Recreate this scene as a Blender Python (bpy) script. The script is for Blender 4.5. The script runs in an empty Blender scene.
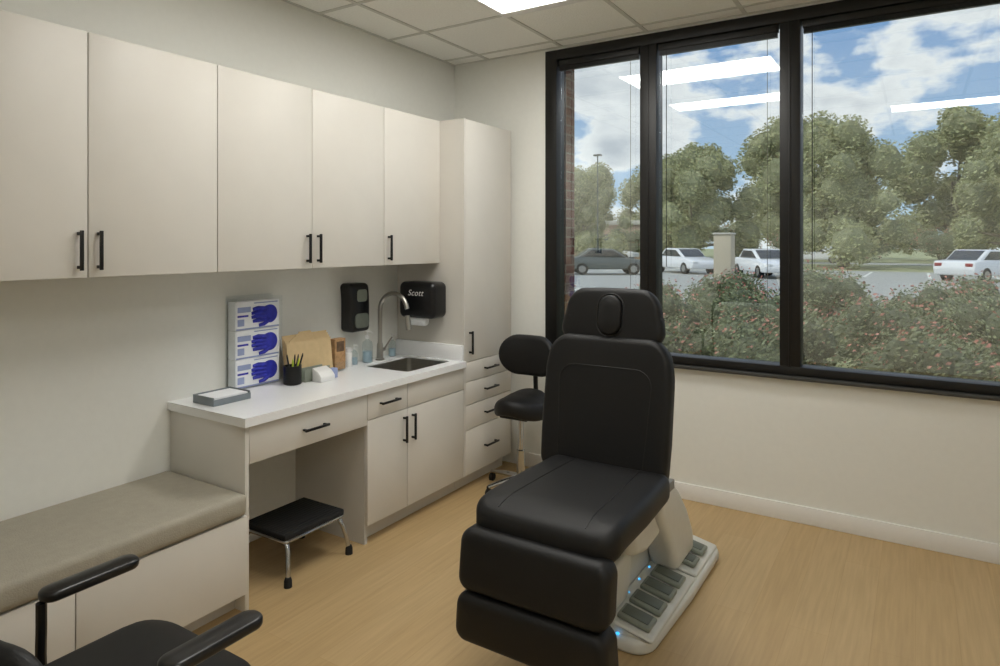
import bpy, bmesh, math, random
from mathutils import Vector, Matrix, noise as mnoise
random.seed(7)
sc = bpy.context.scene
COL = sc.collection
WL = {}

# ------------------------------------------------------------------ materials
def lin(c):
    return tuple(((v/255)/12.92 if v/255 <= .04045 else (((v/255)+.055)/1.055)**2.4) for v in c) + (1,)
def M(name, col, rough=.5, metal=0., var=.04, scale=30., bump=0., bscale=200., spec=.5, coat=0., emis=None, es=1., trans=0., alpha=1., stretch=None):
    m = bpy.data.materials.new(name); m.use_nodes = True
    nt = m.node_tree; b = nt.nodes['Principled BSDF']
    c = lin(col)
    tc = nt.nodes.new('ShaderNodeTexCoord')
    src = tc.outputs['Object']
    if stretch:
        mp = nt.nodes.new('ShaderNodeMapping'); mp.inputs['Scale'].default_value = stretch
        nt.links.new(src, mp.inputs[0]); src = mp.outputs[0]
    n = nt.nodes.new('ShaderNodeTexNoise'); n.inputs['Scale'].default_value = scale
    n.inputs['Detail'].default_value = 3
    nt.links.new(src, n.inputs['Vector'])
    r = nt.nodes.new('ShaderNodeValToRGB')
    r.color_ramp.elements[0].position = .3; r.color_ramp.elements[1].position = .7
    r.color_ramp.elements[0].color = tuple(v*(1-var) for v in c[:3])+(1,)
    r.color_ramp.elements[1].color = tuple(min(1, v*(1+var)) for v in c[:3])+(1,)
    nt.links.new(n.outputs['Fac'], r.inputs[0]); nt.links.new(r.outputs[0], b.inputs['Base Color'])
    b.inputs['Roughness'].default_value = rough; b.inputs['Metallic'].default_value = metal
    b.inputs['Specular IOR Level'].default_value = spec
    b.inputs['Coat Weight'].default_value = coat
    b.inputs['Transmission Weight'].default_value = trans
    b.inputs['Alpha'].default_value = alpha
    if emis:
        b.inputs['Emission Color'].default_value = lin(emis); b.inputs['Emission Strength'].default_value = es
    if bump:
        n2 = nt.nodes.new('ShaderNodeTexNoise'); n2.inputs['Scale'].default_value = bscale
        nt.links.new(src, n2.inputs['Vector'])
        bp = nt.nodes.new('ShaderNodeBump'); bp.inputs['Strength'].default_value = bump; bp.inputs['Distance'].default_value = .01
        nt.links.new(n2.outputs['Fac'], bp.inputs['Height']); nt.links.new(bp.outputs[0], b.inputs['Normal'])
    return m

wall_m = M('wall_paint', (232,232,226), .8, bump=.05, var=.01)
ceil_m = M('ceiling_tile', (246,246,242), .95, bump=.4, bscale=120, var=.04, scale=90)
tbar_m = M('ceiling_grid_metal', (206,206,200), .5, var=.01)
base_m = M('baseboard_vinyl', (234,233,230), .5, var=.01)
cab_m = M('cabinet_laminate', (216,212,204), .45, var=.012, scale=8)
cabedge_m = M('cabinet_body_laminate', (207,203,195), .5, var=.012, scale=8)
count_m = M('white_quartz', (242,243,244), .22, var=.015, scale=150)
black_metal = M('black_metal', (22,22,22), .35, metal=.3)
frame_m = M('window_frame_black', (22,21,20), .45, metal=.2)
vinyl = M('black_vinyl', (17,17,18), .52, var=.1, bump=.1, bscale=350, spec=.4)
vinyl2 = M('black_vinyl_piping_highlight', (24,24,25), .45, spec=.45)  # same vinyl for the piping, colour lightened to paint in the seam highlight
plastic_b = M('black_plastic', (18,18,20), .28)
plastic_g = M('grey_plastic', (216,216,209), .38, var=.015)
plastic_dg = M('dark_grey_plastic', (98,104,95), .45)
plastic_mg = M('mid_grey_plastic', (134,140,128), .4)
shell_m = M('grey_green_shell', (212,216,200), .5)
chrome = M('chrome', (190,192,195), .16, metal=1., var=.01)
nickel = M('brushed_nickel', (176,173,166), .32, metal=1., var=.04, stretch=(1,1,.1))
steel = M('stainless_steel', (176,173,166), .32, metal=1., var=.05)
rubber = M('black_rubber', (20,20,20), .8)
blue_led = M('blue_led', (60,190,255), .4, emis=(60,180,255), es=1.5)
white_p = M('white_plastic', (232,232,230), .4, var=.01)
paper_m = M('white_paper', (238,240,243), .8, var=.02)
manila = M('manila_card', (208,182,138), .7, var=.05)
tan_card = M('tan_card', (178,140,98), .7, var=.25, scale=40)
glove_blue = M('glove_blue', (44,50,172), .6, var=.25)
label_grey = M('label_grey', (150,162,200), .6)
cushion_m = M('taupe_upholstery', (164,158,143), .8, bump=.2)
def clear(name, tint=(.95,.97,.97), fac=.05, rough=.02, edge=.5):
    m = bpy.data.materials.new(name); m.use_nodes = True; nt = m.node_tree; nt.nodes.clear()
    o = nt.nodes.new('ShaderNodeOutputMaterial'); mx = nt.nodes.new('ShaderNodeMixShader')
    t = nt.nodes.new('ShaderNodeBsdfTransparent'); g = nt.nodes.new('ShaderNodeBsdfGlossy')
    t.inputs[0].default_value = tint+(1,); g.inputs['Roughness'].default_value = rough
    fr = nt.nodes.new('ShaderNodeLayerWeight'); fr.inputs[0].default_value = .5
    pw = nt.nodes.new('ShaderNodeMath'); pw.operation = 'POWER'; pw.inputs[1].default_value = 4
    ad = nt.nodes.new('ShaderNodeMath'); ad.operation = 'MULTIPLY_ADD'; ad.inputs[1].default_value = edge; ad.inputs[2].default_value = fac; ad.use_clamp = True
    nt.links.new(fr.outputs['Facing'], pw.inputs[0]); nt.links.new(pw.outputs[0], ad.inputs[0]); nt.links.new(ad.outputs[0], mx.inputs[0])
    nt.links.new(t.outputs[0], mx.inputs[1]); nt.links.new(g.outputs[0], mx.inputs[2]); nt.links.new(mx.outputs[0], o.inputs[0])
    return m
glass_m = clear('window_glass', (.93,.96,.95), .17, 0.0, .4)
acryl = clear('clear_acrylic', (.97,.98,.985), .03, .03, .25)
bottle_m = clear('clear_bottle', (.88,.92,.93), .06, .05)

LENS = 14.5
def lens_mat():
    m = bpy.data.materials.new('lit_lens'); m.use_nodes = True; nt = m.node_tree; nt.nodes.clear()
    o = nt.nodes.new('ShaderNodeOutputMaterial'); e = nt.nodes.new('ShaderNodeEmission')
    e.inputs[0].default_value = (1,.985,.935,1); e.inputs[1].default_value = LENS
    nt.links.new(e.outputs[0], o.inputs[0]); return m
lens_m = lens_mat()

def floor_mat():
    m = bpy.data.materials.new('wood_plank_floor'); m.use_nodes = True; nt = m.node_tree; b = nt.nodes['Principled BSDF']
    N = nt.nodes.new; L = nt.links.new
    tc = N('ShaderNodeTexCoord')
    mp = N('ShaderNodeMapping'); mp.inputs['Rotation'].default_value = (0,0,math.pi/2); L(tc.outputs['Object'], mp.inputs[0])
    br = N('ShaderNodeTexBrick'); br.offset = .37; L(mp.outputs[0], br.inputs['Vector'])
    br.inputs['Color1'].default_value = lin((192,165,121)); br.inputs['Color2'].default_value = lin((187,159,114))
    br.inputs['Mortar'].default_value = lin((181,153,108)); br.inputs['Scale'].default_value = 1
    br.inputs['Mortar Size'].default_value = .0012; br.inputs['Brick Width'].default_value = 1.2; br.inputs['Row Height'].default_value = .15
    mp2 = N('ShaderNodeMapping'); mp2.inputs['Scale'].default_value = (30,1.6,1); L(tc.outputs['Object'], mp2.inputs[0])
    n = N('ShaderNodeTexNoise'); n.inputs['Scale'].default_value = 2.2; n.inputs['Detail'].default_value = 6; L(mp2.outputs[0], n.inputs['Vector'])
    r = N('ShaderNodeValToRGB'); r.color_ramp.elements[0].position = .3; r.color_ramp.elements[0].color = (.84,.82,.79,1)
    r.color_ramp.elements[1].position = .7; r.color_ramp.elements[1].color = (1.04,1.03,1.02,1); L(n.outputs['Fac'], r.inputs[0])
    mx = N('ShaderNodeMixRGB'); mx.blend_type = 'MULTIPLY'; mx.inputs[0].default_value = .75
    L(br.outputs['Color'], mx.inputs[1]); L(r.outputs[0], mx.inputs[2]); L(mx.outputs[0], b.inputs['Base Color'])
    b.inputs['Roughness'].default_value = .42
    return m
def brick_mat():
    m = bpy.data.materials.new('red_brick'); m.use_nodes = True; nt = m.node_tree; b = nt.nodes['Principled BSDF']
    N = nt.nodes.new; L = nt.links.new
    tc = N('ShaderNodeTexCoord'); sx = N('ShaderNodeSeparateXYZ'); L(tc.outputs['Object'], sx.inputs[0])
    ad = N('ShaderNodeMath'); L(sx.outputs[0], ad.inputs[0]); L(sx.outputs[1], ad.inputs[1])
    cb = N('ShaderNodeCombineXYZ'); L(ad.outputs[0], cb.inputs[0]); L(sx.outputs[2], cb.inputs[1])
    br = N('ShaderNodeTexBrick'); L(cb.outputs[0], br.inputs['Vector'])
    br.inputs['Color1'].default_value = lin((130,76,62)); br.inputs['Color2'].default_value = lin((100,60,52))
    br.inputs['Mortar'].default_value = lin((135,124,112)); br.inputs['Scale'].default_value = 1
    br.inputs['Mortar Size'].default_value = .006; br.inputs['Brick Width'].default_value = .2; br.inputs['Row Height'].default_value = .067
    L(br.outputs['Color'], b.inputs['Base Color']); b.inputs['Roughness'].default_value = .9
    return m

# ------------------------------------------------------------------ mesh helpers
def merge(bm, t, mi=0, mat4=None):
    if mat4 is not None: bmesh.ops.transform(t, matrix=mat4, verts=t.verts)
    for f in t.faces: f.material_index = mi
    me = bpy.data.meshes.new('tmp'); t.to_mesh(me); t.free(); bm.from_mesh(me); bpy.data.meshes.remove(me)
def BM(): return bmesh.new()
def box(bm, lo, hi, bev=0., seg=2, mi=0, mat4=None):
    t = BM(); bmesh.ops.create_cube(t, size=1)
    s = [hi[i]-lo[i] for i in range(3)]; c = [(hi[i]+lo[i])/2 for i in range(3)]
    bmesh.ops.scale(t, vec=s, verts=t.verts); bmesh.ops.translate(t, vec=c, verts=t.verts)
    if bev: bmesh.ops.bevel(t, geom=t.edges[:], offset=min(bev, min(s)*.49), segments=seg, profile=.5, affect='EDGES')
    merge(bm, t, mi, mat4)
def prism(bm, pts, axis, a, b, bev=0., mi=0, seg=2):
    t = BM()
    def P(p, w):
        if axis == 0: return (w, p[0], p[1])
        if axis == 1: return (p[0], w, p[1])
        return (p[0], p[1], w)
    v0 = [t.verts.new(P(p, a)) for p in pts]; v1 = [t.verts.new(P(p, b)) for p in pts]
    t.faces.new(v0); t.faces.new(v1[::-1]); n = len(pts)
    for i in range(n): t.faces.new((v0[i], v1[i], v1[(i+1) % n], v0[(i+1) % n]))
    bmesh.ops.recalc_face_normals(t, faces=t.faces)
    if bev: bmesh.ops.bevel(t, geom=t.edges[:], offset=bev, segments=seg, profile=.5, affect='EDGES')
    merge(bm, t, mi)
def tube(bm, pts, r, seg=10, mi=0, closed=False):
    pts = [Vector(p) for p in pts]; n = len(pts)
    rs = r if isinstance(r, (list, tuple)) else [r]*n
    rings = []; up = None; t = BM()
    for i, p in enumerate(pts):
        if closed: d = pts[(i+1) % n]-pts[i-1]
        else: d = pts[min(i+1, n-1)]-pts[max(i-1, 0)]
        d.normalize()
        if up is None:
            up = Vector((0,0,1)) if abs(d.z) < .9 else Vector((1,0,0))
        s = d.cross(up); s.normalize(); up = s.cross(d); up.normalize()
        rings.append([t.verts.new(p+(s*math.cos(a)+up*math.sin(a))*rs[i]) for a in [2*math.pi*k/seg for k in range(seg)]])
    m = n if closed else n-1
    for i in range(m):
        A, B = rings[i], rings[(i+1) % n]
        for k in range(seg): t.faces.new((A[k], A[(k+1) % seg], B[(k+1) % seg], B[k]))
    if not closed:
        t.faces.new(rings[0][::-1]); t.faces.new(rings[-1])
    bmesh.ops.recalc_face_normals(t, faces=t.faces)
    merge(bm, t, mi)
def cr(pts, n=6):
    P = [Vector(p) for p in pts]; P = [P[0]]+P+[P[-1]]; out = []
    for i in range(1, len(P)-2):
        for k in range(n):
            u = k/n; a, b, c, d = P[i-1], P[i], P[i+1], P[i+2]
            out.append(.5*((2*b)+(c-a)*u+(2*a-5*b+4*c-d)*u*u+(3*b-a-3*c+d)*u**3))
    out.append(P[-2]); return out
def lathe(bm, prof, c, seg=24, mi=0, sx=1, sy=1, mat4=None):
    t = BM(); rings = []
    for r, z in prof:
        rings.append([t.verts.new((c[0]+sx*r*math.cos(2*math.pi*k/seg), c[1]+sy*r*math.sin(2*math.pi*k/seg), c[2]+z)) for k in range(seg)])
    for i in range(len(rings)-1):
        A, B = rings[i], rings[i+1]
        for k in range(seg): t.faces.new((A[k], A[(k+1) % seg], B[(k+1) % seg], B[k]))
    t.faces.new(rings[0][::-1]); t.faces.new(rings[-1])
    bmesh.ops.recalc_face_normals(t, faces=t.faces)
    merge(bm, t, mi, mat4)
def rr(w, h, r, n=6, m=6):
    w = max(w, .002); h = max(h, .002); r = min(r, w/2*.999, h/2*.999); r = max(r, .0005)
    pts = []; cs = [(w/2-r, h/2-r, 0), (-w/2+r, h/2-r, 90), (-w/2+r, -h/2+r, 180), (w/2-r, -h/2+r, 270)]
    for i, (cx, cy, a) in enumerate(cs):
        for k in range(n+1):
            an = math.radians(a+90*k/n); pts.append((cx+r*math.cos(an), cy+r*math.sin(an)))
        nx, ny, na = cs[(i+1) % 4]; an = math.radians(na)
        q = (nx+r*math.cos(an), ny+r*math.sin(an)); p = pts[-1]
        for k in range(1, m): pts.append((p[0]+(q[0]-p[0])*k/m, p[1]+(q[1]-p[1])*k/m))
    return pts
def pad(bm, W, H, T, r, edge, dome, fmap, mi=0, n=6, m=8, layers=6):
    L = []; dm = min(W, H)/2*.92
    for k in range(layers):
        s = k/layers; L.append((dm+(edge-dm)*s, 0.))
    for k in range(6):
        a = math.pi/2*k/5; L.append((edge*(1-math.sin(a)), edge*(1-math.cos(a))))
    for k in range(6):
        a = math.pi/2*k/5; L.append((edge*(1-math.cos(a)), T-edge+edge*math.sin(a)))
    for k in range(1, layers+1):
        s = k/layers; L.append((edge+(dm-edge)*s, T+dome*(1-(1-s)**2)))
    t = BM(); rings = []
    for ins, w in L:
        rings.append([t.verts.new(fmap(u, v, w)) for u, v in rr(W-2*ins, H-2*ins, r-ins, n, m)])
    c = len(rings[0])
    for i in range(len(rings)-1):
        A, B = rings[i], rings[i+1]
        for k in range(c):
            t.faces.new((A[k], A[(k+1) % c], B[(k+1) % c], B[k]))
    t.faces.new(rings[0][::-1]); t.faces.new(rings[-1])
    bmesh.ops.recalc_face_normals(t, faces=t.faces)
    merge(bm, t, mi)
    def surf(u, v):
        d = min(W/2-abs(u), H/2-abs(v)); d = max(d, 0)
        if d < edge: w = T-edge+math.sqrt(max(0, edge*edge-(edge-d)**2))
        else: w = T+dome*(1-(1-min(1, (d-edge)/(dm-edge)))**2)
        return w
    return surf
def seam(bm, path, surf, fmap, r=.0022, mi=1, lift=.0006):
    pts = [fmap(u, v, surf(u, v)+lift) for u, v in path]
    tube(bm, pts, r, 6, mi)

def make(name, bm, mats, parent=None, label=None, cat=None, group=None, smooth=True, ang=35, kind=None):
    if not isinstance(mats, (list, tuple)): mats = [mats]
    xs = [v.co for v in bm.verts]
    lo = Vector([min(c[i] for c in xs) for i in range(3)]); hi = Vector([max(c[i] for c in xs) for i in range(3)])
    o = (lo+hi)/2
    if parent is None: o.z = lo.z
    bmesh.ops.translate(bm, vec=-o, verts=bm.verts)
    me = bpy.data.meshes.new(name); bm.to_mesh(me); bm.free()
    for m in mats: me.materials.append(m)
    if smooth:
        me.shade_smooth(); me.set_sharp_from_angle(angle=math.radians(ang))
    ob = bpy.data.objects.new(name, me); COL.objects.link(ob)
    WL[ob] = o; ob.location = o
    if parent is not None:
        ob.parent = parent; ob.location = o-WL[parent]
    if label: ob['label'] = label
    if cat: ob['category'] = cat
    if group: ob['group'] = group
    if kind: ob['kind'] = kind
    return ob
def thing(name, loc, label, cat, group=None, kind=None):
    e = bpy.data.objects.new(name, None); e.empty_display_size = .1; COL.objects.link(e)
    e.location = loc; WL[e] = Vector(loc)
    if label: e['label'] = label
    if cat: e['category'] = cat
    if group: e['group'] = group
    if kind: e['kind'] = kind
    return e
def copy_thing(root, loc, rz=0, sc_=1, label=None, name=None):
    r = root.copy(); COL.objects.link(r); r.location = loc; r.rotation_euler = (0,0,rz); r.scale = (sc_,)*3 if not isinstance(sc_, tuple) else sc_
    if label: r['label'] = label
    if name: r.name = name
    def rec(src, dst):
        for ch in src.children:
            c = ch.copy(); COL.objects.link(c); c.parent = dst; rec(ch, c)
    rec(root, r); return r

# ------------------------------------------------------------------ room
XW, YB, ZC, XR, YF = -3.02, 4.12, 2.965, 1.5, -1.4
WX0, WX1, WZ0, WZ1 = -2.22, .75, .84, 2.945
def struct(name, bm, mat, **k): return make(name, bm, mat, kind='structure', **k)
b = BM(); box(b, (XW-.15, YF-.15, -.1), (XR+.15, YB+.12, 0)); struct('floor', b, floor_mat(), smooth=False)
b = BM(); box(b, (XW-.15, YF-.15, ZC), (XR+.15, YB+.2, ZC+.15)); struct('ceiling', b, ceil_m, smooth=False)
b = BM(); box(b, (XW-.15, YF-.15, 0), (XW, YB, ZC)); struct('wall_west', b, wall_m, smooth=False)
b = BM(); box(b, (XR, YF-.15, 0), (XR+.15, YB, ZC)); struct('wall_east', b, wall_m, smooth=False)
b = BM(); box(b, (XW, YF-.15, 0), (XR, YF, ZC)); struct('wall_south', b, wall_m, smooth=False)
b = BM()
box(b, (XW-.15, YB, 0), (XR+.15, YB+.12, WZ0)); box(b, (XW-.15, YB, WZ0), (WX0, YB+.12, ZC))
box(b, (WX1, YB, WZ0), (XR+.15, YB+.12, ZC)); box(b, (WX0, YB, WZ1), (WX1, YB+.12, ZC))
struct('wall_north', b, wall_m, smooth=False)
b = BM()
box(b, (-4.2, YB+.13, -.3), (-2.13, YB+.27, 3.4)); box(b, (-2.13, YB+.13, -.3), (WX1, YB+.27, WZ0-.03)); box(b, (WX1-.05, YB+.13, -.3), (2.6, YB+.27, 3.4))
box(b, (-2.13, YB+.13, WZ1), (WX1-.05, YB+.27, 3.4))
struct('wall_exterior', b, brick_mat(), smooth=False)
b = BM(); box(b, (-2.44, YB-.012, 0), (XR, YB, .1), .003); struct('baseboard_north', b, base_m)
b = BM(); box(b, (XR-.012, YF, 0), (XR, YB-.012, .1), .003); struct('baseboard_east', b, base_m)
b = BM()
x = -2.09-.61
while x < XR:
    box(b, (x-.012, YF, ZC-.006), (x+.012, YB, ZC)); x += .61
y = 3.36+.61
while y > YF:
    box(b, (XW, y-.012, ZC-.0055), (XR, y+.012, ZC)); y -= .61
box(b, (XW, YF, ZC-.005), (XW+.02, YB, ZC)); box(b, (XW, YB-.02, ZC-.005), (XR, YB, ZC))
struct('trim_1', b, tbar_m, smooth=False)
for i, (x0, y0) in enumerate([(-2.09, 2.75), (-2.09, 1.53), (-.26, .31)]):
    t = thing('ceiling_light', (x0+.61, y0+.305, ZC-.02), 'recessed rectangular ceiling light with glowing white lens', 'light', 'recessed ceiling lights')
    b = BM(); fr = .07 if i == 0 else .12
    for lo, hi in [((x0, y0), (x0+1.22, y0+fr)), ((x0, y0+.61-fr), (x0+1.22, y0+.61)), ((x0, y0+fr), (x0+.03, y0+.61-fr)), ((x0+1.19, y0+fr), (x0+1.22, y0+.61-fr))]:
        box(b, (*lo, ZC-.022), (*hi, ZC-.007), .002)
    make('light_frame', b, white_p, t)
    b = BM(); box(b, (x0+.03, y0+fr, ZC-.015), (x0+1.19, y0+.61-fr, ZC-.008)); make('light_lens', b, lens_m, t, smooth=False)

# ------------------------------------------------------------------ window
w = thing('window_1', (-.75, YB+.04, WZ0), 'tall black-framed window overlooking a parking lot', 'window', kind='structure')
FY0, FY1 = YB-.015, YB+.11
b = BM()
box(b, (WX0, FY0, WZ0), (WX0+.09, FY1, WZ1), .004); box(b, (WX1-.08, FY0, WZ0), (WX1, FY1, WZ1), .004)
box(b, (WX0+.09, FY0, WZ1-.07), (WX1-.08, FY1, WZ1), .004); box(b, (WX0+.09, FY0, WZ0), (WX1-.08, FY1, WZ0+.05), .004)
make('window_frame', b, frame_m, w)
muls = [(-1.525, -1.415), (-.68, -.57)]
for m0, m1 in muls:
    b = BM(); box(b, (m0, FY0, WZ0+.05), (m1, FY1, WZ1-.07), .004)
    box(b, ((m0+m1)/2-.006, FY0-.006, WZ0+.05), ((m0+m1)/2+.006, FY0, WZ1-.07), .002)
    make('mullion', b, frame_m, w)
spans = [(WX0+.09, -1.525), (-1.415, -.68), (-.57, WX1-.08)]
for x0, x1 in spans:
    b = BM(); box(b, (x0+.002, YB+.05, WZ0+.052), (x1-.002, YB+.056, WZ1-.072)); make('glass_pane', b, glass_m, w, smooth=False)
b = BM(); box(b, (WX0-.005, YB-.045, WZ0-.022), (WX1, YB+.03, WZ0-.001), .004); make('window_sill', b, M('grey_metal_sill', (62,62,60), .4), w)
cord_m = M('cord_grey', (120,120,112), .7)
for i, (x0, x1) in enumerate(spans):
    t = thing('window_blind', ((x0+x1)/2, YB+.02, WZ1-.13), 'black slatted blind raised to the top of the window pane', 'blind', 'raised window blinds')
    b = BM(); box(b, (x0+.01, YB-.005, WZ1-.115), (x1-.01, YB+.035, WZ1-.075), .003); make('head_rail', b, frame_m, t)
    b = BM()
    for k in range(5): box(b, (x0+.015, YB+.0, WZ1-.121-.006*k), (x1-.015, YB+.028, WZ1-.117-.006*k))
    make('slat_stack', b, plastic_b, t, smooth=False)
    b = BM(); tube(b, [(x1-.07, YB+.004, WZ1-.12), (x1-.07, YB+.004, 1.2)], .0016, 6); make('pull_cord', b, cord_m, t)
    b = BM(); tube(b, [(x0+.06, YB+.004, WZ1-.12), (x0+.06, YB+.004, 1.45)], .0025, 6); make('tilt_wand', b, plastic_b, t)

# ------------------------------------------------------------------ cabinets
def handle(parent, p, vertical=True, L=.15, d=.03):
    x, y, z = p; b = BM(); h = L/2; r = .005
    for s in (-h+.012, h-.012):
        if vertical: box(b, (x, y-r, z+s-.006), (x+d, y+r, z+s+.006), .0015)
        else: box(b, (x, y+s-.006, z-r), (x+d, y+s+.006, z+r), .0015)
    if vertical: box(b, (x+d-.008, y-r-.001, z-h), (x+d+.003, y+r+.001, z+h), .002)
    else: box(b, (x+d-.008, y-h, z-r-.001), (x+d+.003, y+h, z+r+.001), .002)
    return make('handle', b, black_metal, parent, label='black metal bar handle')
def front(parent, name, X, y0, y1, z0, z1, hd=None, vertical=True):
    b = BM(); g = .002; box(b, (X-.02, y0+g, z0+g), (X, y1-g, z1-g), .0015)
    o = make(name, b, cab_m, parent)
    if hd: handle(o, (X, hd[0], hd[1]), vertical)
    return o
XC, XU = -2.46, -2.653
ys = [1.83, 2.377, 2.923, 3.459]
UZ0, UZ1 = 1.468, 2.40
def upper(y0, y1, seams, label):
    t = thing('wall_cabinet', ((XW+XU)/2, (y0+y1)/2, UZ0), label, 'cabinet', 'upper wall cabinets')
    b = BM(); box(b, (XW+.001, y0+.001, UZ0), (XU-.021, y1-.001, UZ1), .001); make('cabinet_body', b, cabedge_m, t)
    e = [y0]+seams+[y1]
    for i in range(len(e)-1):
        pair_left = (i == 0 and len(e) == 3)
        hy = e[i+1]-.035 if pair_left else e[i]+.035
        front(t, 'door', XU, e[i], e[i+1], UZ0, UZ1, (hy, 1.572))
upper(ys[0], ys[2], [ys[1]], 'cream laminate wall cabinet with two doors above the desk')
upper(ys[2], ys[3], [], 'cream laminate wall cabinet with one door above the sink')
upper(ys[0]-1.093, ys[0], [ys[0]-.547], 'cream laminate wall cabinet with two doors above the bench')
ZT = .805
t = thing('desk_cabinet', (-2.74, 2.2, 0), 'cream laminate desk unit with wide drawer and open knee space', 'desk')
b = BM(); box(b, (XW+.001, 1.83, 0), (XC-.001, 1.85, ZT), .001); make('end_panel', b, cab_m, t)
b = BM(); box(b, (XW+.001, 1.851, .64), (XC-.022, 2.579, .655)); box(b, (XW+.001, 1.851, .655), (XC-.022, 1.87, ZT-.001)); box(b, (XW+.001, 2.56, .655), (XC-.022, 2.579, ZT-.001))
make('drawer_box', b, cabedge_m, t, smooth=False)
front(t, 'drawer', XC, 1.85, 2.58, .635, ZT-.004, (2.215, .715), False)
t = thing('sink_cabinet', (-2.74, 3.02, 0), 'cream laminate sink base cabinet with doors and a small drawer', 'cabinet')
b = BM()
box(b, (XW+.001, 2.581, 0), (XC-.021, 2.6, ZT-.001)); box(b, (XW+.001, 2.601, .1), (XC-.022, 3.458, .64)); box(b, (XW+.001, 2.601, .0), (XC-.075, 3.458, .1))
box(b, (XC-.04, 2.601, .64), (XC-.022, 3.458, ZT-.001))
make('cabinet_body', b, cabedge_m, t, smooth=False)
front(t, 'drawer', XC, 2.581, 2.905, .66, ZT-.004, (2.743, .735), False)
front(t, 'drawer_front', XC, 2.905, 3.459, .66, ZT-.004)
front(t, 'door', XC, 2.581, 2.905, .1, .66, (2.87, .55))
front(t, 'door', XC, 2.905, 3.459, .1, .66, (2.945, .55))
t = thing('tall_cabinet', (-2.74, 3.76, 0), 'tall cream laminate cabinet with one door above four drawers', 'cabinet')
b = BM(); box(b, (XW+.001, 3.461, .1), (XC-.021, 4.04, UZ1), .001); box(b, (XW+.001, 3.461, 0), (XC-.075, 4.04, .1)); box(b, (XC-.16, 4.04, 0), (XC-.12, 4.118, UZ1))
box(b, (XC-.024, 3.461, .1), (XC, 3.478, UZ1))
make('cabinet_body', b, cab_m, t, smooth=False)
front(t, 'door', XC, 3.48, 4.04, .83, UZ1, (3.52, .955))
for z0, z1, hz in [(.70,.83,.765), (.55,.70,.627), (.39,.55,.471), (.1,.39,.248)]:
    front(t, 'drawer', XC, 3.48, 4.04, z0, z1, (3.76, hz), False)
SW, SH = .355, .43
def counter():
    t = BM(); z1, z0 = .845, .806
    outer = [(XW+.001, 1.815), (XC+.02, 1.815), (XC+.02, 3.458), (XW+.001, 3.458)]
    sx, sy = -2.705, 3.2
    inner = [(sx+u, sy+v) for u, v in rr(SW, SH, .03, 5, 2)]
    def loop(ps):
        vs = [t.verts.new((p[0], p[1], z1)) for p in ps]
        return [t.edges.new((vs[i], vs[(i+1) % len(vs)])) for i in range(len(vs))]
    e = loop(outer)+loop(inner)
    bmesh.ops.triangle_fill(t, edges=e, use_beauty=True)
    r = bmesh.ops.extrude_face_region(t, geom=t.faces[:])
    bmesh.ops.translate(t, vec=(0,0,z0-z1), verts=[v for v in r['geom'] if isinstance(v, bmesh.types.BMVert)])
    bmesh.ops.recalc_face_normals(t, faces=t.faces)
    return t
th = thing('countertop', (-2.73, 2.64, .806), 'white quartz countertop spanning the desk and sink cabinet', 'countertop')
make('worktop', counter(), count_m, th, smooth=False)
b = BM(); box(b, (XW+.001, 3.441, .8455), (XC+.0, 3.459, .945), .002); make('side_splash', b, count_m, th)
b = BM(); t = BM(); rings = []
for ins, z, r in [(-.012,.805,.04), (0,.805,.03), (.003,.835,.03), (.006,.70,.035), (.012,.675,.045), (.03,.662,.05), (.10,.658,.05), (.13,.656,.02)]:
    rings.append([t.verts.new((-2.705+u, 3.2+v, z)) for u, v in rr(SW-2*ins, SH-2*ins, r, 5, 2)])
for A, B in zip(rings, rings[1:]):
    for k in range(len(A)): t.faces.new((A[k], A[(k+1) % len(A)], B[(k+1) % len(A)], B[k]))
t.faces.new(rings[-1]); bmesh.ops.recalc_face_normals(t, faces=t.faces)
for f in t.faces: f.normal_flip()
merge(b, t)
th = thing('sink', (-2.705, 3.2, .66), 'undermount rectangular stainless steel sink', 'sink')
make('basin', b, steel, th)
b = BM(); lathe(b, [(.001,.657), (.03,.657), (.034,.662), (.022,.663), (.018,.660), (.001,.660)], (-2.705, 3.2, 0.002)); make('drain', b, chrome, th)
FYc = 3.20
th = thing('faucet', (-2.94, FYc, .845), 'brushed nickel gooseneck kitchen faucet with pull-down spout', 'faucet')
b = BM(); lathe(b, [(.001,0), (.029,0), (.029,.008), (.022,.014), (.0205,.09), (.017,.11), (.001,.11)], (-2.94, FYc, .8455)); make('base', b, nickel, th)
b = BM(); pts = [(-2.94,FYc,.94), (-2.94,FYc,1.14)]
for k in range(0, 13):
    a = math.pi*(1-k/12*.94); pts.append((-2.825+.115*math.cos(a), FYc, 1.165+.115*math.sin(a)))
tube(b, pts, .0145, 14); make('spout', b, nickel, th)
b = BM(); tube(b, [(-2.712,FYc,1.145), (-2.708,FYc,1.11), (-2.70,FYc,1.055)], [.0155,.0185,.0175], 14); make('spray_head', b, nickel, th)
b = BM(); tube(b, [(-2.94, FYc+.015, .905), (-2.94, FYc+.045, .91)], .012, 12); tube(b, [(-2.94, FYc+.042, .91), (-2.89, FYc+.06, .99)], [.007,.005], 10); make('lever', b, nickel, th)

# ------------------------------------------------------------------ bench
t = thing('bench', (-2.73, 1.15, 0), 'built-in cream bench with taupe seat cushion beside the desk', 'bench')
b = BM(); box(b, (XW+.001, .45, .08), (-2.46, 1.828, .43), .001); box(b, (XW+.001, .45, 0), (-2.53, 1.828, .08)); make('bench_body', b, cabedge_m, t, smooth=False)
front(t, 'door', -2.44, .45, 1.14, .09, .428); front(t, 'door', -2.44, 1.14, 1.828, .09, .428)
b = BM(); box(b, (XW+.003, .455, .431), (-2.43, 1.825, .525), .025, 4); make('seat_cushion', b, cushion_m, t)

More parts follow.
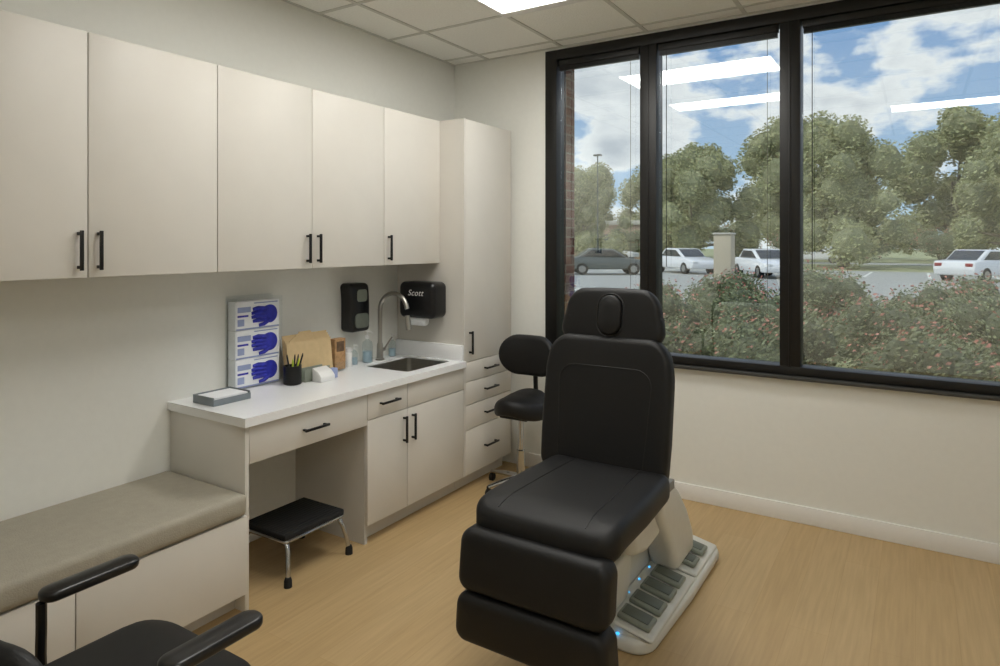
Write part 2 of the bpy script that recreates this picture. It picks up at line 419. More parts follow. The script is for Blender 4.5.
# ------------------------------------------------------------------ counter items
th = thing('glove_dispenser', (-2.975, 2.25, .8455), 'clear acrylic holder for three stacked glove boxes', 'dispenser')
b = BM(); y0, y1 = 2.125, 2.415
box(b, (-3.017, y0, .847), (-3.013, y1, 1.325)); box(b, (-3.013, y0, .847), (-2.93, y0+.004, 1.315)); box(b, (-3.013, y1-.004, .847), (-2.93, y1, 1.315)); box(b, (-3.013, y0+.004, .847), (-2.93, y1-.004, .851))
make('acrylic_holder', b, acryl, th, smooth=False)
GF = -2.945
for k in range(3):
    z = .852+k*.149
    b = BM(); box(b, (-3.005, y0+.008, z), (GF, y1-.008, z+.146), .001)
    box(b, (GF, y0+.012, z+.0), (GF+.0004, y1-.012, z+.008), mi=2)
    box(b, (GF, y0+.12, z+.132), (GF+.0004, y1-.02, z+.138), mi=2)
    box(b, (GF, y0+.02, z+.02), (GF+.0006, y0+.06, z+.055), mi=2); box(b, (GF, y0+.02, z+.066), (GF+.0006, y0+.085, z+.076), mi=1); box(b, (GF, y0+.02, z+.09), (GF+.0006, y0+.10, z+.118), mi=2)
    gy = 2.335; gz = z+.072
    palm = [(gy+.058*math.cos(a), gz+.048*math.sin(a)*(1+.15*math.cos(a))) for a in [2*math.pi*q/28 for q in range(28)]]
    prism(b, palm, 0, GF+.0001, GF+.0012, mi=1)
    for j in range(4):
        tube(b, [(GF+.0005, gy-.02, gz-.028+.019*j), (GF+.0005, gy-.075+.006*abs(j-1.5), gz-.028+.021*j), (GF+.0005, gy-.11+.008*abs(j-1.5), gz-.032+.021*j)], [.012,.0115,.008], 8, mi=1)
    tube(b, [(GF+.0005, gy+.01, gz-.03), (GF+.0005, gy-.03, gz-.052), (GF+.0005, gy-.06, gz-.056)], [.012,.011,.008], 8, mi=1)
    make('glove_box', b, [paper_m, glove_blue, label_grey], None, label='white glove box printed with a blue glove, in the acrylic holder', cat='glove box', group='glove boxes in the holder')
th = thing('document_tray', (-2.82, 1.97, .8455), 'clear document tray holding papers on the counter', 'tray')
b = BM(); box(b, (-2.90, 1.87, .846), (-2.74, 2.07, .85)); box(b, (-2.90, 1.87, .85), (-2.896, 2.07, .885)); box(b, (-2.744, 1.87, .85), (-2.74, 2.07, .875)); box(b, (-2.896, 1.87, .85), (-2.744, 1.874, .885)); box(b, (-2.896, 2.066, .85), (-2.744, 2.07, .885))
make('tray_body', b, M('smoke_plastic', (120,128,134), .3), th, smooth=False)
b = BM(); box(b, (-2.89, 1.88, .851), (-2.75, 2.06, .880)); make('paper_stack', b, paper_m, th, smooth=False)
th = thing('pen_cup', (-2.83, 2.40, .8455), 'black mesh pen cup filled with pens', 'pen holder')
b = BM(); lathe(b, [(.001,0), (.040,0), (.047,.004), (.047,.1), (.044,.1), (.043,.006), (.001,.006)], (-2.83, 2.40, .8458), 24); make('cup', b, black_metal, th)
for k, (dx, dy, c) in enumerate([(.03,.01,(190,205,50)), (-.02,.03,(30,30,30)), (.0,-.03,(30,30,34)), (.025,-.02,(180,200,60)), (-.01,.04,(40,40,40)), (.03,.03,(20,20,20))]):
    b = BM(); h = .012*(k % 3); tube(b, [(-2.83+dx*.2, 2.40+dy*.2, .856), (-2.83+dx*1.2, 2.40+dy*1.2, .972+h), (-2.83+dx*1.25, 2.40+dy*1.25, .985+h)], [.0045,.0045,.002], 8)
    make('pen', b, M('pen_plastic', c, .4), None, label='thin plastic pen standing in the mesh cup', cat='pen', group='pens in the cup')
th = thing('file_sorter', (-2.85, 2.60, .8455), 'grey desktop file sorter on the counter', 'file holder')
b = BM(); box(b, (-2.955, 2.46, .846), (-2.80, 2.64, .852), .001)
for x in (-2.957, -2.868, -2.808): box(b, (x, 2.46, .852), (x+.005, 2.64, .852+(.09 if x < -2.9 else .06)), .001)
make('sorter_body', b, plastic_mg, th)
for k in range(4):
    b = BM(); x = -2.912+k*.010; h = .25-.012*k
    m4 = Matrix.Translation((x, 2.57, .8535)) @ Matrix.Rotation(math.radians(-7), 4, 'Y')
    P = [(-.15,0), (.17,0), (.17,h-.012), (.06-.05*k,h-.012), (.05-.05*k,h), (-.03-.03*k,h), (-.04-.03*k,h-.012), (-.15,h-.012)]
    prism(b, P, 0, -.0015, .0015); bmesh.ops.transform(b, matrix=m4, verts=b.verts)
    make('file_folder', b, manila, None, label='manila file folder standing in the sorter', cat='folder', group='manila folders', smooth=False)
th = thing('card_holder', (-2.76, 2.56, .8455), 'small white and grey card holder on the counter', 'card holder')
b = BM(); prism(b, [(-2.79,.846), (-2.72,.846), (-2.72,.875), (-2.745,.90), (-2.79,.92)], 1, 2.50, 2.60, .003); make('holder_body', b, white_p, th)
b = BM(); box(b, (-2.79, 2.605, .846), (-2.755, 2.655, .90), .003); make('card_stack', b, label_grey, th)
th = thing('brochure_stand', (-2.91, 2.80, .8455), 'small stand holding tan printed brochures', 'brochure holder')
b = BM(); box(b, (-2.95, 2.755, .846), (-2.87, 2.845, .852), .001); box(b, (-2.95, 2.755, .852), (-2.945, 2.845, .98), .001); box(b, (-2.875, 2.755, .852), (-2.87, 2.845, .90), .001); make('stand', b, acryl, th)
b = BM(); box(b, (-2.935, 2.758, .853), (-2.885, 2.842, 1.035), .002); box(b, (-2.885, 2.77, .96), (-2.8845, 2.83, 1.02), mi=1); make('brochure_stack', b, [tan_card, M('brochure_picture', (100,78,56), .7, var=.4)], th)
b = BM(); lathe(b, [(.001,0), (.024,0), (.026,.004), (.026,.085), (.02,.092), (.02,.096), (.023,.097), (.023,.115), (.001,.115)], (-2.94, 2.915, .8458)); make('cotton_jar', b, white_p, None, label='small white lidded jar on the counter', cat='jar')
gel = M('liquid_gel', (176,196,208), .3)
def pump_bottle(x, y, s, label):
    th = thing('soap_bottle', (x, y, .8455), label, 'bottle')
    b = BM(); lathe(b, [(.001,0), (.03*s,0), (.033*s,.006*s), (.033*s,.11*s), (.028*s,.13*s), (.012*s,.142*s), (.012*s,.15*s), (.001,.15*s)], (x, y, .8458)); make('bottle', b, bottle_m, th)
    b = BM(); lathe(b, [(.001,.003), (.026*s,.003), (.029*s,.008), (.029*s,.07*s), (.001,.07*s)], (x, y, .8458)); make('liquid', b, gel, th)
    b = BM(); lathe(b, [(.001,.15*s), (.013*s,.15*s), (.013*s,.168*s), (.004*s,.17*s), (.004*s,.19*s), (.01*s,.192*s), (.01*s,.202*s), (.001,.202*s)], (x, y, .8458)); tube(b, [(x, y, .8458+.197*s), (x+.035*s, y, .8458+.197*s), (x+.042*s, y, .8458+.186*s)], .004*s, 8); make('pump', b, white_p, th)
pump_bottle(-2.945, 3.09, 1.0, 'clear hand sanitizer pump bottle beside the faucet')
pump_bottle(-2.96, 2.99, .62, 'small clear pump bottle on the counter')
pump_bottle(-2.965, 3.345, .75, 'small clear soap pump bottle behind the faucet')
th = thing('soap_dispenser', (-2.96, 2.98, 1.05), 'black and grey wall-mounted soap dispenser', 'soap dispenser')
b = BM()
def sm(u, v, w): return Vector((XW+.001+w-.012*max(0, v/.145)**2, 3.008+u, 1.20+v))
pad(b, .165, .30, .10, .028, .02, .008, sm); make('housing', b, plastic_b, th)
b = BM(); pad(b, .085, .075, .006, .02, .003, .001, lambda u, v, w: Vector((-2.914+w, 3.008+u, 1.275+v))); make('level_window', b, plastic_mg, th)
b = BM(); pad(b, .12, .09, .012, .03, .005, .002, lambda u, v, w: Vector((-2.918+w, 3.008+u, 1.12+v))); make('push_bar', b, plastic_dg, th)
th = thing('paper_towel_dispenser', (-2.73, 3.36, 1.115), 'black paper towel dispenser mounted on the tall cabinet side', 'paper towel dispenser')
PX = -2.735
b = BM(); pad(b, .29, .235, .1525, .04, .03, .006, lambda u, v, w: Vector((PX+u, 3.4605-w, 1.232+v))); make('housing', b, plastic_b, th)
b = BM(); pad(b, .16, .075, .05, .03, .02, .004, lambda u, v, w: Vector((PX-.02+u, 3.385-w, 1.10+v))); make('paper_towel', b, paper_m, th)
cu = bpy.data.curves.new('t', 'FONT'); cu.body = 'Scott'; cu.size = .054; cu.extrude = .0006; cu.shear = .35; cu.align_x = 'CENTER'; cu.space_character = 1.1
to = bpy.data.objects.new('t', cu); COL.objects.link(to)
dg = bpy.context.evaluated_depsgraph_get(); me = bpy.data.meshes.new_from_object(to.evaluated_get(dg)); bpy.data.objects.remove(to)
b = BM(); b.from_mesh(me); bmesh.ops.transform(b, matrix=Matrix.Translation((PX+.005, 3.2995, 1.262)) @ Matrix.Rotation(math.pi/2, 4, 'X'), verts=b.verts)
make('logo_lettering', b, white_p, th, label='white script lettering', smooth=False)

# ------------------------------------------------------------------ step stool
th = thing('step_stool', (-2.66, 2.27, 0), 'chrome step stool with ribbed black rubber top under the desk', 'step stool')
b = BM(); box(b, (-2.81, 2.08, .20), (-2.505, 2.46, .228), .008, 3)
for k in range(14): box(b, (-2.80+k*.0215, 2.09, .2275), (-2.80+k*.0215+.012, 2.45, .2305), .001)
make('step_top', b, rubber, th)
b = BM(); tube(b, [(-2.657+u, 2.27+v, .197) for u, v in rr(.31,.385,.03,4,1)], .007, 8, closed=True); make('top_rim', b, chrome, th)
for y, s in ((2.10, -1), (2.44, 1)):
    b = BM(); tube(b, cr([(-2.835, y+s*.025, .012), (-2.825, y+s*.015, .10), (-2.80, y, .17), (-2.76, y, .185), (-2.56, y, .185), (-2.515, y, .17), (-2.49, y+s*.015, .10), (-2.478, y+s*.025, .012)], 6), .0115, 12); make('leg_frame', b, chrome, th)
    for x in (-2.835, -2.478):
        b = BM(); lathe(b, [(.001,0), (.019,0), (.018,.03), (.013,.045), (.001,.045)], (x, y+s*.025, .0)); make('foot', b, rubber, th)
b = BM(); tube(b, [(-2.56, 2.10, .183), (-2.56, 2.44, .183)], .008, 8); make('crossbar', b, chrome, th)

# ------------------------------------------------------------------ doctor's stool
cx, cy = -2.18, 3.70
th = thing('rolling_stool', (cx, cy, 0), 'black saddle stool with backrest on a chrome wheeled base', 'stool')
b = BM(); lathe(b, [(.001,.06), (.045,.06), (.045,.09), (.028,.11), (.028,.26), (.02,.265), (.018,.50), (.001,.50)], (cx, cy, 0)); make('gas_column', b, chrome, th)
b = BM()
for k in range(5):
    a = 2*math.pi*k/5+.5; dx, dy = math.cos(a), math.sin(a)
    tube(b, [(cx+dx*.03, cy+dy*.03, .085), (cx+dx*.14, cy+dy*.14, .08), (cx+dx*.25, cy+dy*.25, .066)], [.02,.016,.012], 10)
make('star_base', b, chrome, th)
for k in range(5):
    a = 2*math.pi*k/5+.5; x, y = cx+math.cos(a)*.25, cy+math.sin(a)*.25
    b = BM(); tube(b, [(x-.012, y+.01, .0265), (x-.004, y+.01, .0265)], .026, 16); tube(b, [(x+.004, y+.01, .0265), (x+.012, y+.01, .0265)], .026, 16); tube(b, [(x, y, .03), (x, y, .07)], .008, 8); make('caster', b, rubber, th)
b = BM(); box(b, (cx-.1, cy-.1, .475), (cx+.1, cy+.1, .50), .005); tube(b, [(cx, cy+.02, .49), (cx+.14, cy-.05, .48)], .006, 8); tube(b, [(cx, cy+.08, .49), (cx, cy+.19, .495), (cx, cy+.205, .56), (cx, cy+.19, .80)], .016, 10); make('mechanism', b, black_metal, th)
b = BM()
def saddle(u, v, w):
    s = 1-.28*max(0, -v/.19); z = .495+w+.045*(v/.19)**2*(1 if v > 0 else .4)-.04*(u/.19)**2
    return Vector((cx+u*s, cy+v, z))
pad(b, .36, .37, .105, .15, .045, .014, saddle); make('seat', b, vinyl, th)
b = BM()
def brest(u, v, w): return Vector((cx-.015+u, cy+.185-w-.045*(u/.2)**2, .85+v))
pad(b, .425, .27, .07, .134, .034, .012, brest, 0, 9, 4); make('backrest', b, vinyl, th)

# ------------------------------------------------------------------ exam chair
cx = -1.12
th = thing('exam_chair', (cx, 2.6, 0), 'black upholstered power exam chair on a light grey pedestal', 'exam chair')
b = BM()
def foot(u, v, w): return Vector((-1.12+u*(1-.08*max(0, -v/.5)), 2.955+v, w if w > .001 else 0.0))
pad(b, .545, 1.04, .058, .09, .022, .006, foot)
prism(b, [(-1.07,.05), (-.865,.05), (-.862,.068), (-1.05,.108), (-1.07,.108)], 1, 2.46, 3.04, .012, seg=3)
prism(b, [(-1.07,.05), (-.865,.05), (-.862,.068), (-1.05,.108), (-1.07,.108)], 1, 3.06, 3.43, .012, seg=3)
make('base_plate', b, plastic_g, th)
b = BM()
prism(b, [(2.62,.05), (3.32,.05), (3.30,.14), (3.10,.24), (2.86,.26), (2.66,.20)], 0, -1.32, -1.07, .03, seg=4)
make('pedestal', b, plastic_g, th)
b = BM()
prism(b, [(3.00,.085), (3.27,.09), (3.26,.20), (3.16,.34), (3.04,.46), (2.94,.535), (2.74,.535), (2.77,.42), (2.86,.31), (2.94,.20)], 0, -1.07, -.93, .038, seg=6)
prism(b, [(2.56,.32), (2.70,.29), (2.86,.30), (2.98,.50), (2.50,.50)], 0, -1.26, -.965, .035, seg=5)
make('lift_arm_cover', b, plastic_g, th, ang=60)
b = BM(); prism(b, [(2.50,.10), (2.66,.10), (2.70,.30), (2.46,.30)], 0, -1.30, -1.03, .03, seg=4)
make('front_cover', b, plastic_g, th, ang=60)
b = BM(); box(b, (-1.32, 2.15, .49), (-.93, 2.95, .535), .006)
box(b, (-1.25, 2.03, .40), (-.97, 2.06, .52), .004); make('chassis', b, M('chassis_grey', (130,129,122), .5), th)
ped = [2.535, 2.665, 2.795, 2.925, 3.145, 3.285]
for y in ped:
    m4 = Matrix.Translation((-.955, y, .094)) @ Matrix.Rotation(math.radians(11.5), 4, 'Y')
    b = BM(); box(b, (-.068, -.048, -.004), (.070, .048, .016), .007, 3, 0, m4); box(b, (-.056, -.030, .016), (.056, .036, .020), .0015, 2, 1, m4)
    make('foot_pedal', b, [plastic_mg, plastic_dg], th, label='grey-green foot control pedal')
for y in ped[:4]:
    b = BM(); lathe(b, [(.001,0), (.0045,0), (.0045,.004), (.001,.004)], (-1.048, y+.02, .1072), 12); make('indicator_light', b, blue_led, th, label='glowing blue indicator light')
b = BM(); lathe(b, [(.001,0), (.007,0), (.007,.004), (.001,.004)], (-1.0, 2.447, .0635), 12); make('indicator_light', b, blue_led, th, label='glowing blue indicator light')
# seat
SY = 2.345
b = BM(); W, H, T, E, D = .555, .69, .110, .038, .008
def seatf(u, v, w):
    s = 1.03-.06*max(0, v/.35)
    z = .543+w-.03*max(0, (-v-.2)/.15)**2+.008*(abs(u)/.28)**3*(w/.115)
    return Vector((cx+u*s, SY+v, z))
sf = pad(b, W, H, T, .08, E, D, seatf, 0, 7, 12)
for x in (-.15, .15): seam(b, [(x*(1+.12*(k/20)), .31-.62*k/20) for k in range(21)], sf, seatf, .0022)
make('seat', b, [vinyl, vinyl2], th, ang=50)
# back
cb = cx-.043
th_a = math.radians(9); n = Vector((0, -math.cos(th_a), math.sin(th_a))); up = Vector((0, math.sin(th_a), math.cos(th_a)))
BO = Vector((cb, 2.765, .865))
def backf(u, v, w):
    s = 1.0 if v < .12 else 1-.15*((v-.12)/.2)**2
    if v < -.12: s = 1-.03*((-.12-v)/.2)
    ww = w+.012*(abs(u)/.3)**2.5
    return BO+Vector((u*s, 0, 0))+up*v+n*ww
b = BM(); W, H, T, E, D = .595, .63, .09, .032, .005
sb = pad(b, W, H, T, .08, E, D, backf, 0, 8, 12)
path = [(.195+.02*(k/12), -.27+.38*k/12) for k in range(13)]
arc = [(.215-.07+.07*math.cos(math.pi/2*k/6), .11+.07*math.sin(math.pi/2*k/6)) for k in range(1, 7)]
full = path+arc+[(.145-.29*k/8, .18) for k in range(1, 8)]+[(-p[0], p[1]) for p in arc[::-1]]+[(-p[0], p[1]) for p in path[::-1]]
seam(b, full, sb, backf, .0022, 1, .0004)
make('backrest', b, [vinyl, vinyl2], th, ang=50)
b = BM()
def shellf(u, v, w):
    s = 1.0 if v < .12 else 1-.15*((v-.12)/.2)**2
    return BO+Vector((u*s, 0, 0))+up*(v-.01)-n*w
pad(b, .53, .55, .04, .09, .02, .006, shellf); make('back_shell', b, shell_m, th, label='grey plastic rear shell')
# headrest
hz = BO+up*.402
def headf(u, v, w):
    t_ = (v+.13)/.26
    s = 1.05-.19*max(0, t_)**1.4
    dz = .008*(u/.24)**2*(1 if v < 0 else -1.0)
    return hz+Vector((u*s, 0, 0))+up*(v+dz)+n*(w+.004*(abs(u)/.24)**2)
b = BM(); sh = pad(b, .475, .26, .070, .075, .026, .003, headf, 0, 8, 10)
make('headrest', b, [vinyl, vinyl2], th, ang=50)
b = BM()
def pil(u, v, w): return hz+Vector((u, 0, 0))+up*(v+.006)+n*(w+.064)
pad(b, .112, .180, .025, .056, .016, .006, pil, 0, 10, 3)
tube(b, [pil(u, v, .0095) for u, v in rr(.122, .190, .06, 10, 3)], .0034, 6, 1, closed=True)
make('head_pillow', b, [vinyl, vinyl2], th, ang=50)
for s in (-.06, .06):
    b = BM(); tube(b, [BO+up*.24-n*.03+Vector((s,0,0)), hz+up*.02-n*.005+Vector((s,0,0))], .009, 10)
    make('headrest_bar', b, chrome, th)
# leg rest
b = BM()
def legf(u, v, w): return Vector((cx+u, 2.045-w+.012*(v/.1), .460+v))
sl = pad(b, .585, .215, .105, .05, .032, .003, legf, 0, 7, 8)
make('leg_rest', b, [vinyl, vinyl2], th, ang=50)
b = BM()
def legf2(u, v, w): return Vector((cx+u*(1.0-.02*(v/.09)), 2.05-w, .262+v))
sl2 = pad(b, .59, .18, .13, .05, .034, .003, legf2, 0, 7, 8)
make('foot_rest', b, [vinyl, vinyl2], th, ang=50)
b = BM(); box(b, (cx-.2, 2.046, .20), (cx+.2, 2.066, .52), .004); make('leg_rest_bracket', b, black_metal, th)

# ------------------------------------------------------------------ office chair
ox, oy = -1.75, .845
th = thing('office_chair', (ox, oy, 0), 'black low-backed office chair with armrests on a wheeled base', 'chair')
b = BM(); pad(b, .50, .50, .07, .10, .03, .01, lambda u, v, w: Vector((ox+u, oy+.10+v, .40+w-.03*max(0, (v-.1)/.14)**2)));  make('seat', b, vinyl, th)
for s in (-1, 1):
    b = BM(); tube(b, cr([(ox+s*.20, oy+.02, .40), (ox+s*.285, oy+.02, .42), (ox+s*.29, oy+.02, .55), (ox+s*.29, oy+.02, .61)], 5), .014, 10)
    pad(b, .075, .27, .03, .035, .012, .003, lambda u, v, w, s=s: Vector((ox+s*.29+u, oy+.15+v, .61+w)), 0); make('armrest', b, plastic_b, th)
b = BM(); pad(b, .40, .26, .06, .10, .028, .008, lambda u, v, w: Vector((ox+u, oy-.26+w+.06*(u/.22)**2, .61+v))); make('backrest', b, vinyl, th)
b = BM(); tube(b, [(ox, oy, .39), (ox, oy-.28, .39), (ox, oy-.30, .45), (ox, oy-.275, .62)], .018, 10); make('back_bar', b, plastic_b, th)
b = BM(); lathe(b, [(.001,.07), (.03,.07), (.03,.25), (.02,.26), (.02,.40), (.001,.40)], (ox, oy, 0))
for k in range(5):
    a = 2*math.pi*k/5+.3; tube(b, [(ox, oy, .10), (ox+math.cos(a)*.28, oy+math.sin(a)*.28, .07)], [.022,.013], 8)
make('star_base', b, plastic_b, th)
for k in range(5):
    a = 2*math.pi*k/5+.3; x, y = ox+math.cos(a)*.28, oy+math.sin(a)*.28
    b = BM(); tube(b, [(x-.012, y, .0275), (x+.012, y, .0275)], .027, 14); tube(b, [(x, y, .03), (x, y, .07)], .008, 8); make('caster', b, rubber, th)

# ------------------------------------------------------------------ outside
asph = M('asphalt', (172,172,166), .9, var=.08, scale=3)
grass_m = M('grass', (160,163,120), .95, var=.2, scale=6)
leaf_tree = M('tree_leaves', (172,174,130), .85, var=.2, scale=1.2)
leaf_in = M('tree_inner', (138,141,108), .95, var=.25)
bark = M('bark', (125,113,98), .95, var=.2)
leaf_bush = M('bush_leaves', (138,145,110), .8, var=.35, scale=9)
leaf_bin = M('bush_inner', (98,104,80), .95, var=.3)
flower_m = M('pink_blossom', (210,140,126), .7, var=.3, scale=20)
kerb_m = M('concrete', (200,196,184), .9)
b = BM(); box(b, (-120, 4.5, -.4), (120, 200, -.15)); make('ground', b, grass_m, None, label='grassy ground outside the building', cat='ground', kind='structure', smooth=False)
b = BM(); box(b, (-90, 16, -.149), (60, 46, -.12)); make('parking_lot', b, asph, None, label='grey asphalt parking lot', cat='parking lot', smooth=False)
b = BM(); box(b, (-90, 60.5, -.149), (60, 65.5, -.12)); make('road', b, asph, None, label='grey asphalt road behind the first trees', cat='road', smooth=False)
b = BM(); box(b, (-90, 15.7, -.149), (60, 15.98, .02), .02); make('kerb', b, kerb_m, None, label='pale concrete kerb along the parking lot', cat='kerb')
b = BM()
for k in range(26): box(b, (-50+k*2.8, 38, -.1195), (-49.86+k*2.8, 45, -.117))
for k in range(26): box(b, (-50+k*2.8, 17, -.1195), (-49.86+k*2.8, 24, -.117))
make('parking_stripe', b, M('road_paint', (235,235,225), .8), None, label='white painted parking bay lines', cat='road marking', smooth=False, kind='stuff')

def leaves(bm, blobs, count, size, mi=0, shell=.45):
    tot = sum(r**2 for *_, r in blobs)
    for (x, y, z, r) in blobs:
        for _ in range(int(count*r*r/tot)):
            d = Vector((random.gauss(0,1), random.gauss(0,1), random.gauss(0,1))).normalized()
            p = Vector((x, y, z))+d*r*(shell+(1-shell)*random.random()**.6)
            q = Vector((random.gauss(0,1), random.gauss(0,1), random.gauss(0,1))).normalized()
            a = q.cross(Vector((.3,.5,.8))).normalized()*size*random.uniform(.5,1.1); c = q.cross(a).normalized()*size*.5*random.uniform(.6,1.1)
            vs = [bm.verts.new(p-a), bm.verts.new(p+c), bm.verts.new(p+a), bm.verts.new(p-c)]
            f = bm.faces.new(vs); f.material_index = mi
def lump(bm, blobs, k=.75, mi=0):
    for (x, y, z, r) in blobs:
        t = BM(); bmesh.ops.create_icosphere(t, subdivisions=2, radius=r*k)
        for v in t.verts: v.co *= 1+.25*mnoise.noise(v.co*1.3)
        merge(bm, t, mi, Matrix.Translation((x, y, z)))
def tree(seed):
    random.seed(seed)
    th = thing('tree', (0,0,-.15), 'large leafy green tree beyond the parking lot', 'tree', 'trees beyond the parking lot')
    blobs = []
    for k in range(38):
        a = random.uniform(0, 6.28); z = 1.4+7.8*(k+random.random())/38; q = random.uniform(.4, 4.2)
        q *= (1.05-.6*max(0, (z-5.5)/4)); blobs.append((q*math.cos(a), q*math.sin(a), z, random.uniform(.9, 1.7)))
    b = BM(); tube(b, [(0,0,-.15), (.1,0,2), (0,.1,5)], [.4,.3,.18], 10)
    for bl in blobs[::4]: tube(b, [(0,0,1.4), (bl[0]*.5, bl[1]*.5, (bl[2]+1.5)/2), (bl[0], bl[1], bl[2])], [.16,.1,.04], 7)
    make('trunk', b, bark, th)
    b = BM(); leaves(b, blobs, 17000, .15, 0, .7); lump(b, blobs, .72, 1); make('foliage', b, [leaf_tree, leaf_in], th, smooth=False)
    return th
T1, T2 = tree(1), tree(5)
def place(o, loc, rz, s):
    o.location = loc; o.rotation_euler = (0,0,rz); o.scale = (s, s, s)
place(T1, (-15.0, 53, -.15), 0, .96); place(T2, (-4.5, 53, -.15), 1, 1.0)
for i, (x, y, rz, s) in enumerate([(6.5, 53, 2, 1.02), (-25.5, 55, 2.2, .8), (-50, 84, 1, 1.2), (-38, 84, 3.4, 1.2), (-26, 80, 5, 1.25), (-11.5, 78, 4, 1.5), (3, 78, .5, 1.5), (17.5, 78, 1.2, 1.5), (31, 78, 2, 1.3), (-62, 84, 3, 1.2)]):
    copy_thing([T1, T2][i % 2], (x, y, -.15), rz, s)
def bush(seed, name, label, grp, H=1.0):
    random.seed(seed); th = thing(name, (0,0,-.15), label, 'bush', grp)
    blobs = [(random.uniform(-.5,.5), random.uniform(-.4,.4), random.uniform(.3, .8)*H, random.uniform(.26,.40)) for _ in range(10)]
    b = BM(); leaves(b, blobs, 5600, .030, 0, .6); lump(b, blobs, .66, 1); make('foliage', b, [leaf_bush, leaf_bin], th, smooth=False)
    b = BM(); leaves(b, [(x, y, z+.05, r*1.02) for x, y, z, r in blobs], 460, .030, 0, .9); make('blossoms', b, flower_m, th, smooth=False)
    b = BM()
    for bl in blobs[:5]: tube(b, [(0,0,-.15), (bl[0], bl[1], bl[2])], [.02,.01], 6)
    make('stem', b, bark, th)
    return th
G = 'flowering bushes outside the window'
B1 = bush(3, 'flowering_bush', 'green bush dotted with pink and red blossoms', G)
B2 = bush(9, 'flowering_bush', 'green bush dotted with pink and red blossoms', G)
place(B1, (-3.7, 7.6, -.15), 0, .88); place(B2, (-2.4, 7.1, -.15), 1, .88)
random.seed(11)
spots = []
for k in range(7): spots.append((-1.2+k*1.2, 6.9+random.uniform(-.1,.1), random.uniform(.86,.94)))
for k in range(8): x = -5.8+k*1.35; spots.append((x, 9.4+random.uniform(-.1,.1), random.uniform(.80,.86) if x < -3.2 else random.uniform(.98,1.04)))
for k in range(5): spots.append((-3.0+k*1.7, 12+random.uniform(-.1,.1), random.uniform(1.08,1.13)))
for i, (x, y, s) in enumerate(spots): copy_thing([B1, B2][i % 2], (x, y, -.15), random.uniform(0,6), s)
for i in range(16):
    h = copy_thing([B1, B2][i % 2], (-60+i*5.6, 67.5, -.15), i % 2*3.14, (3.9,1.6,2.8), label='tall dense hedge bush beyond the parking lot', name='hedge'); h['group'] = 'hedge beyond the road'

def car(name, color, label):
    th = thing('car', (0,0,0), label, 'car', 'parked cars')
    paint = M('car_paint_'+name, color, .3, coat=.6, var=.01); gl = M('car_glass_'+name, (48,54,58), .1)
    b = BM(); prism(b, [(-2.2,.3), (2.2,.3), (2.25,.55), (2.15,.75), (1.2,.92), (-1.6,.98), (-2.2,.92), (-2.28,.6)], 1, -.88, .88, .07, seg=3)
    prism(b, [(-1.75,.9), (1.15,.88), (.35,1.40), (-.95,1.43)], 1, -.74, .74, .09, seg=3); make('car_body', b, paint, th)
    for s in (-1, 1):
        b = BM(); prism(b, [(-1.35,.98), (.85,.96), (.27,1.33), (-.85,1.35)], 1, s*.735, s*.75); make('side_window', b, gl, th, smooth=False)
    b = BM(); prism(b, [(1.06,.96), (1.08,.97), (.43,1.37), (.40,1.36)], 1, -.62, .62); make('windscreen', b, gl, th, smooth=False)
    b = BM(); prism(b, [(-1.68,.98), (-1.66,.97), (-1.02,1.38), (-1.04,1.39)], 1, -.62, .62); make('rear_window', b, gl, th, smooth=False)
    for x in (-1.38, 1.38):
        for s in (-1, 1):
            b = BM(); tube(b, [(x, s*.68, .32), (x, s*.90, .32)], .32, 20); tube(b, [(x, s*.9, .32), (x, s*.905, .32)], .19, 14, 1); make('wheel', b, [rubber, steel], th)
    rl = M('red_lens_'+name, (150,20,20), .3)
    for s in (-.65, .65):
        b = BM(); box(b, (2.17, s-.15, .6), (2.24, s+.15, .72), .02); make('headlight', b, white_p, th)
        b = BM(); box(b, (-2.28, s-.15, .7), (-2.2, s+.15, .84), .02); make('tail_light', b, rl, th)
    return th
Cw = car('white', (240,240,240), 'white sedan parked in the lot'); Cg = car('grey', (96,102,98), 'dark grey sedan parked in the lot')
place(Cw, (-11.4, 38, -.12), -.75, 1.0); place(Cg, (-14.6, 34.0, -.12), .55, 1.0)
copy_thing(Cw, (-6.6, 35.5, -.12), -1.0); copy_thing(Cw, (2.5, 37, -.12), 1.0); copy_thing(Cg, (6.8, 40, -.12), .9)
copy_thing(Cw, (-26, 63, -.12), 0); copy_thing(Cg, (-13.5, 63, -.12), 0); copy_thing(Cw, (-7.5, 63, -.12), 0)
th = thing('office_building', (-32, 71, -.15), 'low tan brick office building beyond the trees', 'building')
b = BM(); box(b, (-41, 70, -.15), (-25, 73, 3.6), .05); box(b, (-41.3, 69.7, 3.6), (-24.7, 73.3, 4.1), .05, mi=1); make('building_body', b, [M('tan_brick', (196,168,146), .9), kerb_m], th)
dg_m = M('dark_glazing', (110,116,118), .2)
for k in range(5):
    b = BM(); box(b, (-39.5+k*3, 69.93, .9), (-38+k*3, 69.99, 2.6)); make('building_window', b, dg_m, th, smooth=False)
th = thing('street_lamp', (-21.5, 48.5, -.15), 'tall thin parking lot light pole', 'street lamp')
b = BM(); tube(b, [(-21.5,48.5,-.15), (-21.5,48.5,8.6)], [.07,.05], 10); make('pole', b, plastic_dg, th)
b = BM(); box(b, (-21.8, 48.3, 8.5), (-21.2, 48.7, 8.62), .02); make('lamp_head', b, plastic_dg, th)
th = thing('utility_box', (-5.8, 24, -.12), 'beige utility cabinet beside the lot', 'utility box')
b = BM(); box(b, (-6.1, 23.7, -.12), (-5.5, 24.3, 1.9), .03); make('housing', b, M('beige_metal', (186,174,152), .7), th)
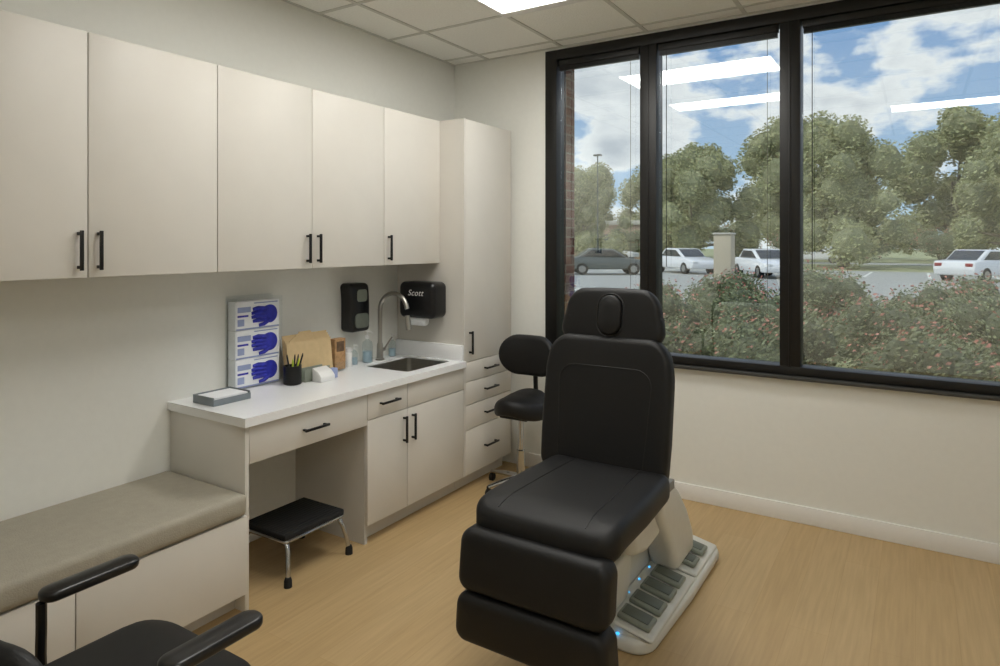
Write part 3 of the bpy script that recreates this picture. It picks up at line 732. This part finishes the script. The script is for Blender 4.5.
b = BM(); box(b, (-6.13, 23.65, 1.9), (-5.47, 24.35, 1.96), .02); make('cap', b, kerb_m, th)

# ------------------------------------------------------------------ world, sun
w = bpy.data.worlds.new('sky'); sc.world = w; w.use_nodes = True; nt = w.node_tree; nt.nodes.clear()
N = nt.nodes.new; L = nt.links.new
o = N('ShaderNodeOutputWorld'); bg = N('ShaderNodeBackground'); L(bg.outputs[0], o.inputs[0]); bg.inputs[1].default_value = 1.35
tc = N('ShaderNodeTexCoord'); sp = N('ShaderNodeSeparateXYZ'); L(tc.outputs['Generated'], sp.inputs[0])
rp = N('ShaderNodeValToRGB'); L(sp.outputs[2], rp.inputs[0])
rp.color_ramp.elements[0].position = 0; rp.color_ramp.elements[0].color = lin((186,212,234))
rp.color_ramp.elements[1].position = .45; rp.color_ramp.elements[1].color = lin((74,130,200))
mp = N('ShaderNodeMapping'); mp.inputs['Scale'].default_value = (1,1,2.0); mp.inputs['Location'].default_value = (.35,.1,.15); L(tc.outputs['Generated'], mp.inputs[0])
nz = N('ShaderNodeTexNoise'); nz.inputs['Scale'].default_value = 6.5; nz.inputs['Detail'].default_value = 9; nz.inputs['Roughness'].default_value = .55; L(mp.outputs[0], nz.inputs['Vector'])
r2 = N('ShaderNodeValToRGB'); r2.color_ramp.elements[0].position = .46; r2.color_ramp.elements[1].position = .53; L(nz.outputs['Fac'], r2.inputs[0])
r3 = N('ShaderNodeValToRGB'); r3.color_ramp.elements[0].position = .5; r3.color_ramp.elements[1].position = .72; r3.color_ramp.elements[0].color = lin((246,248,252)); r3.color_ramp.elements[1].color = lin((190,198,210)); L(nz.outputs['Fac'], r3.inputs[0])
mx = N('ShaderNodeMixRGB'); L(r2.outputs[0], mx.inputs[0]); L(rp.outputs[0], mx.inputs[1]); L(r3.outputs[0], mx.inputs[2]); L(mx.outputs[0], bg.inputs[0])
s = bpy.data.lights.new('sun', 'SUN'); s.energy = 2.3; s.angle = .03; s.color = (1,.96,.86)
so = bpy.data.objects.new('sun', s); COL.objects.link(so); so.rotation_euler = (math.radians(40), 0, math.radians(-40)); so.location = (0,0,20)

# ------------------------------------------------------------------ camera
cam = bpy.data.cameras.new('camera'); co = bpy.data.objects.new('camera', cam); COL.objects.link(co); sc.camera = co
co.location = (0,0,1.6); co.rotation_euler = (math.pi/2, 0, math.radians(32.3))
cam.sensor_width = 36; cam.lens = 23.83; cam.shift_y = -.09; cam.clip_start = .05; cam.clip_end = 500
sc.view_settings.view_transform = 'Standard'
